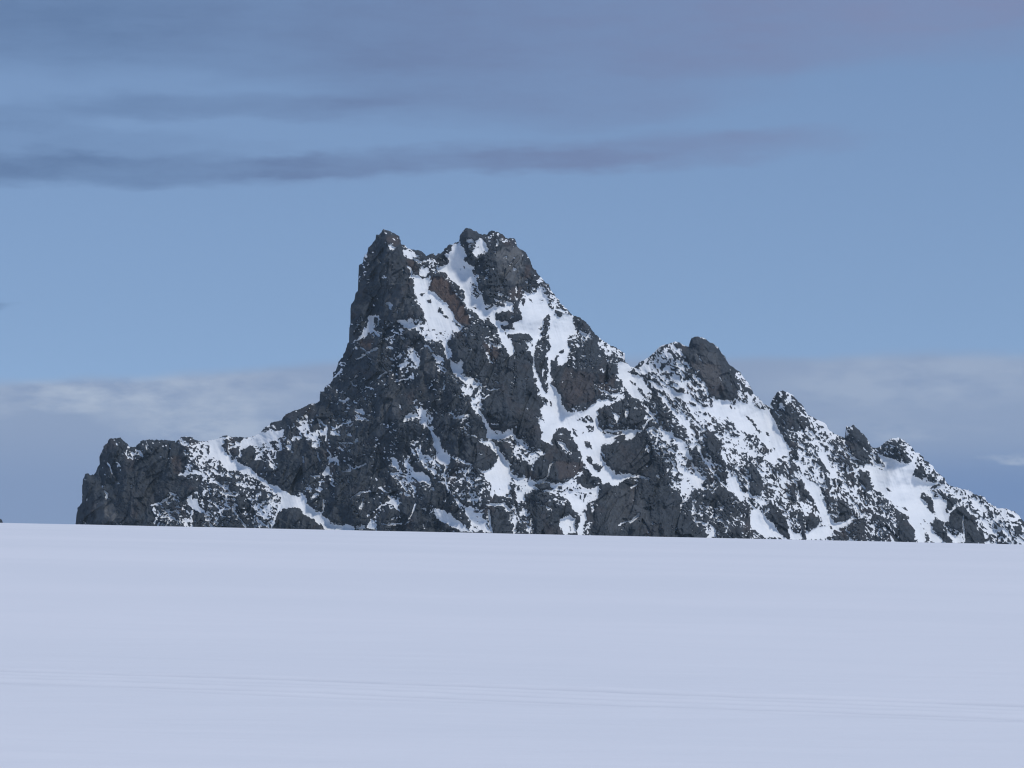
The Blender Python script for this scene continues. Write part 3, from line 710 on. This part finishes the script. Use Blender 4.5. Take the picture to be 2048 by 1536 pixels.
# ------------------------------------------------------------------ node helper
class NT:
    def __init__(s, tree): s.t = tree; s.n = tree.nodes; s.l = tree.links
    def new(s, typ, **kw):
        n = s.n.new(typ)
        for k, v in kw.items(): setattr(n, k, v)
        return n
    def put(s, sock, v):
        if isinstance(v, bpy.types.NodeSocket): s.l.new(v, sock)
        elif v is not None: sock.default_value = v
    def m(s, op, a, b=None, c=None, clamp=False):
        n = s.new('ShaderNodeMath', operation=op); n.use_clamp = clamp
        for i, v in enumerate((a, b, c)):
            if v is not None: s.put(n.inputs[i], v)
        return n.outputs[0]
    def mix(s, f, a, b):
        n = s.new('ShaderNodeMix', data_type='RGBA'); s.put(n.inputs[0], f)
        for i, v in ((6, a), (7, b)):
            if isinstance(v, tuple): v = (*v, 1)
            s.put(n.inputs[i], v)
        return n.outputs[2]
    def noise(s, vec, scale, detail=4, rough=.55, dist=0, out=0):
        n = s.new('ShaderNodeTexNoise'); s.put(n.inputs['Vector'], vec)
        n.inputs['Scale'].default_value = scale; n.inputs['Detail'].default_value = detail
        n.inputs['Roughness'].default_value = rough; n.inputs['Distortion'].default_value = dist
        return n.outputs[out]
    def rng(s, v, a, b, c=0., d=1., smooth=False):
        n = s.new('ShaderNodeMapRange'); s.put(n.inputs[0], v)
        if smooth: n.interpolation_type = 'SMOOTHSTEP'
        for i, q in enumerate((a, b, c, d)): n.inputs[i+1].default_value = q
        return n.outputs[0]
    def mapping(s, vec, scale, rot=(0,0,0), loc=(0,0,0)):
        n = s.new('ShaderNodeMapping'); s.put(n.inputs[0], vec)
        n.inputs[1].default_value = loc; n.inputs[2].default_value = rot; n.inputs[3].default_value = scale
        return n.outputs[0]
def material(name):
    m = bpy.data.materials.new(name); m.use_nodes = True; m.node_tree.nodes.clear()
    t_ = NT(m.node_tree); out = t_.new('ShaderNodeOutputMaterial'); b = t_.new('ShaderNodeBsdfPrincipled')
    t_.l.new(b.outputs[0], out.inputs[0]); return m, t_, b

# mountain material: rock with snow where the surface carries it
mm, n, b = material('rock_and_snow')
tc = n.new('ShaderNodeTexCoord').outputs['Object']
at = lambda k: n.new('ShaderNodeAttribute', attribute_name=k).outputs['Fac']
fine = n.noise(tc, .9, 3, .6)
cover_f = n.m('ADD', at('snow'), n.m('MULTIPLY', n.m('SUBTRACT', fine, .5), .45))
sfac = n.rng(cover_f, .40, .60, smooth=True)
tilt = n.mapping(tc, (.16, .16, .045), rot=(0, .25, 0))
n1 = n.noise(tilt, 1.0, 6, .62); n2 = n.noise(tc, .30, 5, .65); n3 = n.noise(tc, .018, 3, .5)
rc = n.mix(n.rng(n1, .30, .70), (.016, .021, .028), (.056, .067, .081))
rc = n.mix(n.m('MULTIPLY', n.rng(n2, .45, .75), .55), rc, (.080, .092, .101))
rc = n.mix(n.m('MULTIPLY', n.rng(n3, .5, .72), .25), rc, (.062, .055, .052))
crack = n.noise(n.mapping(tc, (.5, .5, .09), rot=(0, .3, 0)), 1.0, 3, .6)
rc = n.mix(n.m('MULTIPLY', n.rng(crack, .42, .34), .5), rc, (.014, .017, .021))
rc = n.mix(n.m('MULTIPLY', at('brown'), .85), rc, n.mix(n.rng(n2, .3, .7), (.066, .044, .038), (.125, .092, .078)))
rc = n.mix(n.m('MULTIPLY', at('pale'), .85), rc, n.mix(n.rng(n2, .3, .7), (.10, .104, .108), (.165, .17, .172)))
sc = n.mix(n.rng(n.noise(tc, .05, 3), .35, .65), (.76, .79, .81), (.83, .85, .865))
n.put(b.inputs['Base Color'], n.mix(sfac, rc, sc))
b.inputs['Roughness'].default_value = .8; b.inputs['Specular IOR Level'].default_value = .25
bh = n.m('MULTIPLY', n.m('ADD', n.m('MULTIPLY', n1, 2.2), n.m('MULTIPLY', n.noise(tc, .7, 4, .65), 1.1)), n.m('SUBTRACT', 1, n.m('MULTIPLY', sfac, .93)))
bp = n.new('ShaderNodeBump'); bp.inputs['Strength'].default_value = .5; bp.inputs['Distance'].default_value = 1.0
n.put(bp.inputs['Height'], bh); n.l.new(bp.outputs[0], b.inputs['Normal'])

def build_mesh(name, V, Q, mat, attrs=None, parent=None):
    me = bpy.data.meshes.new(name); me.vertices.add(len(V)); me.vertices.foreach_set('co', V.astype(np.float32).ravel())
    me.loops.add(Q.size); me.loops.foreach_set('vertex_index', Q.astype(np.int32).ravel())
    me.polygons.add(len(Q)); me.polygons.foreach_set('loop_start', np.arange(0, Q.size, 4, dtype=np.int32))
    me.update(calc_edges=True); me.polygons.foreach_set('use_smooth', np.ones(len(Q), bool))
    for k, v in (attrs or {}).items():
        a = me.attributes.new(k, 'FLOAT', 'POINT'); a.data.foreach_set('value', v.astype(np.float32))
    me.materials.append(mat); o = bpy.data.objects.new(name, me); C.objects.link(o)
    if parent: o.parent = parent
    return o

mtn = bpy.data.objects.new('mountain', None); C.objects.link(mtn)
mtn['label'] = 'jagged dark rock mountain streaked with snow rising behind the white snowfield'
mtn['category'] = 'mountain'; mtn['kind'] = 'structure'
idx = np.arange(nr*nc).reshape(nr, nc)
quads = np.stack([idx[:-1,:-1], idx[1:,:-1], idx[1:,1:], idx[:-1,1:]], -1).reshape(-1, 4)
qp = pidV[:-1,:-1].ravel()
live = np.ones((nr-1, nc-1), bool)
live[nb:nb+NR-1] = (py[1:,:-1] > R[None,:-1]+1e-6) | (py[1:,1:] > R[None,1:]+1e-6)
live = live.ravel()
PV = P.reshape(-1, 3); SA = snA.ravel(); BA = brA.ravel(); LA = lgA.ravel()
base_pt = np.array([0., Y0, -300.]); mtn.location = base_pt
for k, (nm, lb) in enumerate(names):
    Q = quads[(qp == k) & live]
    if len(Q) < 30: continue
    used, inv = np.unique(Q, return_inverse=True)
    o = build_mesh(nm, PV[used]-base_pt, inv.reshape(-1, 4), mm, dict(snow=SA[used], brown=BA[used], pale=LA[used]), mtn)
    if lb: o['label'] = lb

# ------------------------------------------------------------------ snowfield: one sheet out to the horizon
def axis(segs):
    out = [segs[0][0]]
    for a, b_, st in segs:
        k = max(1, int(round((b_-a)/st))); out += list(a + (b_-a)*(np.arange(1, k+1)/k))
    return np.array(out)
ya = axis([(-3000,-400,400),(-400,-40,30),(-40,10,2.5),(10,16,.2),(16,31,.035),(31,60,.15),(60,260,.8),(260,700,8),(700,3000,60),(3000,7000,500)])
xp = axis([(0,4,.07),(4,9,.11),(9,40,.5),(40,200,3),(200,2000,60),(2000,7000,1000)])
xa = np.concatenate([-xp[:0:-1], xp])
X, Y = np.meshgrid(xa, ya)
def ground(X, Y):
    yy = np.clip(Y, -60, 900)
    z = -1.7 + .0136*yy - yy*np.abs(yy)/16000
    far = np.clip(Y-900, 0, 1e9); z = z - 90*(1-np.exp(-far/900)) - far*.012
    z = z - .0212*np.clip(X, -900, 900)*np.clip(1-np.clip(np.abs(Y)-900, 0, 4000)/4000, 0, 1)
    near = np.clip(1.6-np.abs(Y-60)/400, 0, 1)
    z = z + .010*fbm(X/7, Y/3.2, 801, 3)*near + .0040*fbm(X/1.6, Y/.55, 811, 2)*(np.abs(Y) < 70) + .0015*ridged(X/.7, Y/.16, 815, 2)*(np.abs(Y) < 40)
    rut_shade = np.zeros(X.shape)
    # two sled trails crossing from left to right: pressed ruts with low banks, shade painted along their centres
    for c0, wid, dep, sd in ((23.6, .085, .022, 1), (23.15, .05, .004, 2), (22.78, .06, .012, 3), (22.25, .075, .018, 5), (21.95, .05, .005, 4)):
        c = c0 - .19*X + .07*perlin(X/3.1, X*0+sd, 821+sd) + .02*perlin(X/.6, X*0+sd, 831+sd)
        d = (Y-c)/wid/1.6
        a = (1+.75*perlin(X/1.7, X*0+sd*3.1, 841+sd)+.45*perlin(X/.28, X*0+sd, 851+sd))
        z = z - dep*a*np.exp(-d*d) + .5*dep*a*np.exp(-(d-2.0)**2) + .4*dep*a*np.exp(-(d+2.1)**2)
        rut_shade = np.maximum(rut_shade, np.clip(a, 0, 1.6)*(dep/.02)*np.exp(-(d*1.1)**2))
    return z, rut_shade
Z, RUT_SHADE = ground(X, Y)
gi = np.arange(X.size).reshape(X.shape)
gq = np.stack([gi[:-1,:-1], gi[:-1,1:], gi[1:,1:], gi[1:,:-1]], -1).reshape(-1, 4)
ms, n, b = material('wind_packed_snow')
tc = n.new('ShaderNodeTexCoord').outputs['Object']
a1 = n.noise(n.mapping(tc, (.05, .11, .1)), 1, 4, .55); a2 = n.noise(n.mapping(tc, (.6, 2.4, 1)), 1, 4, .6)
col = n.mix(n.rng(a1, .35, .65), (.745, .772, .825), (.785, .805, .855))
col = n.mix(n.m('MULTIPLY', n.rng(a2, .45, .7), .35), col, (.725, .755, .81))
col = n.mix(n.m('MULTIPLY', n.new('ShaderNodeAttribute', attribute_name='rut_shade').outputs['Fac'], .85, clamp=True), col, (.60, .63, .69))  # rut shade painted into the pressed snow's colour as darker lines
n.put(b.inputs['Base Color'], col); b.inputs['Roughness'].default_value = .75; b.inputs['Specular IOR Level'].default_value = .2
bp = n.new('ShaderNodeBump'); bp.inputs['Strength'].default_value = .25; bp.inputs['Distance'].default_value = .02
n.put(bp.inputs['Height'], n.m('ADD', n.noise(n.mapping(tc, (.8, 5, 1)), 1, 4, .6), n.m('MULTIPLY', n.noise(tc, 14, 3), .35)))
n.l.new(bp.outputs[0], b.inputs['Normal'])
sf = build_mesh('snowfield', np.stack([X, Y, Z], -1).reshape(-1, 3), gq, ms, dict(rut_shade=RUT_SHADE.ravel()))
sf['kind'] = 'structure'

# ------------------------------------------------------------------ sun, sky and clouds
SUN_EL, SUN_AZ = math.radians(55), math.radians(126)      # azimuth clockwise from the view direction (+Y): behind, to the right
sd = np.array([math.sin(SUN_AZ)*math.cos(SUN_EL), math.cos(SUN_AZ)*math.cos(SUN_EL), math.sin(SUN_EL)])
L = bpy.data.lights.new('sun', 'SUN'); L.energy = 1.5; L.angle = math.radians(10); L.color = (1, .965, .92)
lo = bpy.data.objects.new('sun', L); C.objects.link(lo)
import mathutils
lo.rotation_euler = mathutils.Vector(sd).to_track_quat('Z', 'Y').to_euler(); lo.location = (0, 0, 200)

wd = bpy.data.worlds.new('World'); bpy.context.scene.world = wd; wd.use_nodes = True; wd.node_tree.nodes.clear()
n = NT(wd.node_tree); out = n.new('ShaderNodeOutputWorld'); bg = n.new('ShaderNodeBackground'); n.l.new(bg.outputs[0], out.inputs[0])
gen = n.new('ShaderNodeTexCoord').outputs['Generated']
sx = n.new('ShaderNodeSeparateXYZ'); n.l.new(gen, sx.inputs[0]); x_, y_, z_ = sx.outputs
cz = n.m('ADD', n.m('MULTIPLY', n.m('MAXIMUM', z_, 0), .85), .15)
cx = n.new('ShaderNodeCombineXYZ'); n.put(cx.inputs[0], x_); n.put(cx.inputs[1], y_); n.put(cx.inputs[2], cz)
sky = n.new('ShaderNodeTexSky', sky_type='NISHITA'); sky.sun_disc = False; sky.sun_elevation = SUN_EL; sky.sun_rotation = SUN_AZ
sky.altitude = 2500; sky.air_density = 1.0; sky.dust_density = .6; sky.ozone_density = .75
n.l.new(cx.outputs[0], sky.inputs[0])
SKY_S = .094
A = n.m('MULTIPLY', n.m('ARCTAN2', x_, y_), 57.2958); E = n.m('MULTIPLY', n.m('ARCSINE', z_), 57.2958)
ae = n.new('ShaderNodeCombineXYZ'); n.put(ae.inputs[0], A); n.put(ae.inputs[1], E); AE = ae.outputs[0]
wA = n.m('MULTIPLY', n.m('SUBTRACT', n.noise(n.mapping(AE, (.25, .5, 1)), 1, 4, .6), .5), 5.0)
wE = n.m('MULTIPLY', n.m('SUBTRACT', n.noise(n.mapping(AE, (.22, .9, 1), loc=(31, 7, 0)), 1, 5, .6), .5), 1.15)
A2 = n.m('ADD', A, wA); E2 = n.m('ADD', E, wE)
def ell(px_, py_, wx_, wy_, slope=0., soft=1.0):
    a0 = (px_-1024)/101.35; e0 = 2.55+(768-py_)/101.35
    da = n.m('SUBTRACT', A2, a0); de = n.m('SUBTRACT', n.m('SUBTRACT', E2, e0), n.m('MULTIPLY', da, slope))
    q = n.m('ADD', n.m('POWER', n.m('DIVIDE', da, wx_/101.35), 2), n.m('POWER', n.m('DIVIDE', de, wy_/101.35), 2))
    return n.m('MULTIPLY', n.rng(q, 1.3, 0.0, smooth=True), soft)
def addup(l):
    s = l[0]
    for q in l[1:]: s = n.m('ADD', s, q)
    return n.m('MINIMUM', s, 1.0)
upper = addup([ell(250, 50, 900, 115, 0, .95), ell(1450, 50, 900, 120, .015, .9), ell(1050, 150, 560, 110, 0, .65), ell(450, 215, 420, 38, 0, .7), ell(0, 250, 200, 35, 0, .5),
               ell(200, 345, 600, 44, 0, 1), ell(820, 330, 480, 32, .03, .8), ell(1350, 300, 430, 42, .02, .8), ell(200, 295, 420, 34, 0, .4), ell(1000, 220, 500, 50, 0, .15), ell(-20, 614, 110, 10, 0, .6), ell(1900, 30, 500, 50, 0, .6)])
tex = n.m('MULTIPLY', n.rng(n.noise(n.mapping(AE, (.30, 1.1, 1), loc=(3, 5, 0)), 1, 6, .66), .30, .60), n.rng(n.noise(n.mapping(AE, (.55, 3.2, 1), rot=(0, 0, -.05), loc=(13, 5, 0)), 1, 6, .7, .4), .30, .62, .45, 1.15))
upper = n.m('MULTIPLY', upper, n.m('ADD', n.m('MULTIPLY', tex, .5), .58))
# low bank of cloud behind the mountain, its top edge higher on the right
edge = n.m('MINIMUM', n.m('ADD', n.m('MULTIPLY', A, .062), 3.24), n.m('ADD', n.m('MULTIPLY', A, .012), 3.10))
edge = n.m('ADD', edge, n.m('MULTIPLY', wE, .42))
bank = n.m('MULTIPLY', n.rng(n.m('SUBTRACT', edge, E), -.07, .22, smooth=True), .95)
hil = addup([ell(120, 800, 230, 34, 0, .85), ell(420, 845, 240, 75, 0, .8), ell(300, 765, 480, 26, 0, .5), ell(1850, 765, 420, 60, .02, .42), ell(1700, 850, 260, 30, 0, .4), ell(2010, 915, 110, 16, 0, .9)])
hil = n.m('MULTIPLY', hil, n.rng(n.noise(n.mapping(AE, (.8, 2.2, 1)), 1, 5, .6), .35, .6))
low = n.m('MULTIPLY', n.rng(E, 1.9, .4, smooth=True), n.m('ADD', .45, n.m('MULTIPLY', ell(2000, 980, 420, 110, 0, 1), .5)))
s1 = n.new('ShaderNodeVectorMath', operation='SCALE'); n.l.new(sky.outputs[0], s1.inputs[0]); s1.inputs[3].default_value = SKY_S
c = s1.outputs[0]
c = n.mix(n.m('MULTIPLY', upper, .95), c, n.mix(n.rng(A, -8, 8), (.092, .153, .280), (.148, .188, .318)))
bc = n.mix(low, (.205, .265, .390), (.125, .195, .355)); bc = n.mix(hil, bc, (.330, .385, .480))
c = n.mix(bank, c, bc)
n.l.new(c, bg.inputs[0]); bg.inputs[1].default_value = 1.0

# ------------------------------------------------------------------ the air between here and the mountain
hz = bpy.data.meshes.new('haze'); x0, x1, y0, y1, z0, z1 = -7200, 7200, -3200, 7200, -900, 520
hz.from_pydata([(x, y, z) for z in (z0, z1) for y in (y0, y1) for x in (x0, x1)], [], [(0,2,3,1),(4,5,7,6),(0,1,5,4),(2,6,7,3),(0,4,6,2),(1,3,7,5)])
hm = bpy.data.materials.new('air'); hm.use_nodes = True; hm.node_tree.nodes.clear(); n = NT(hm.node_tree)
o_ = n.new('ShaderNodeOutputMaterial'); v_ = n.new('ShaderNodeVolumePrincipled'); n.l.new(v_.outputs[0], o_.inputs['Volume'])
v_.inputs['Color'].default_value = (.70, .90, 1, 1); v_.inputs['Density'].default_value = 3.2e-5; v_.inputs['Anisotropy'].default_value = .2
hz.materials.append(hm); ho = bpy.data.objects.new('haze', hz); C.objects.link(ho); ho['kind'] = 'stuff'

# ------------------------------------------------------------------ camera
cd = bpy.data.cameras.new('camera'); co = bpy.data.objects.new('camera', cd); C.objects.link(co)
cd.sensor_width = 36; cd.lens = 36*F/2048; cd.clip_start = .5; cd.clip_end = 60000
co.location = (0, 0, 0); co.rotation_euler = (math.pi/2 + PITCH, 0, 0)
S = bpy.context.scene; S.camera = co
S.view_settings.view_transform = 'Standard'; S.view_settings.look = 'None'; S.view_settings.gamma = 1; S.view_settings.exposure = .5
S.cycles.filter_width = 1.15; S.cycles.max_bounces = 5; S.cycles.diffuse_bounces = 3
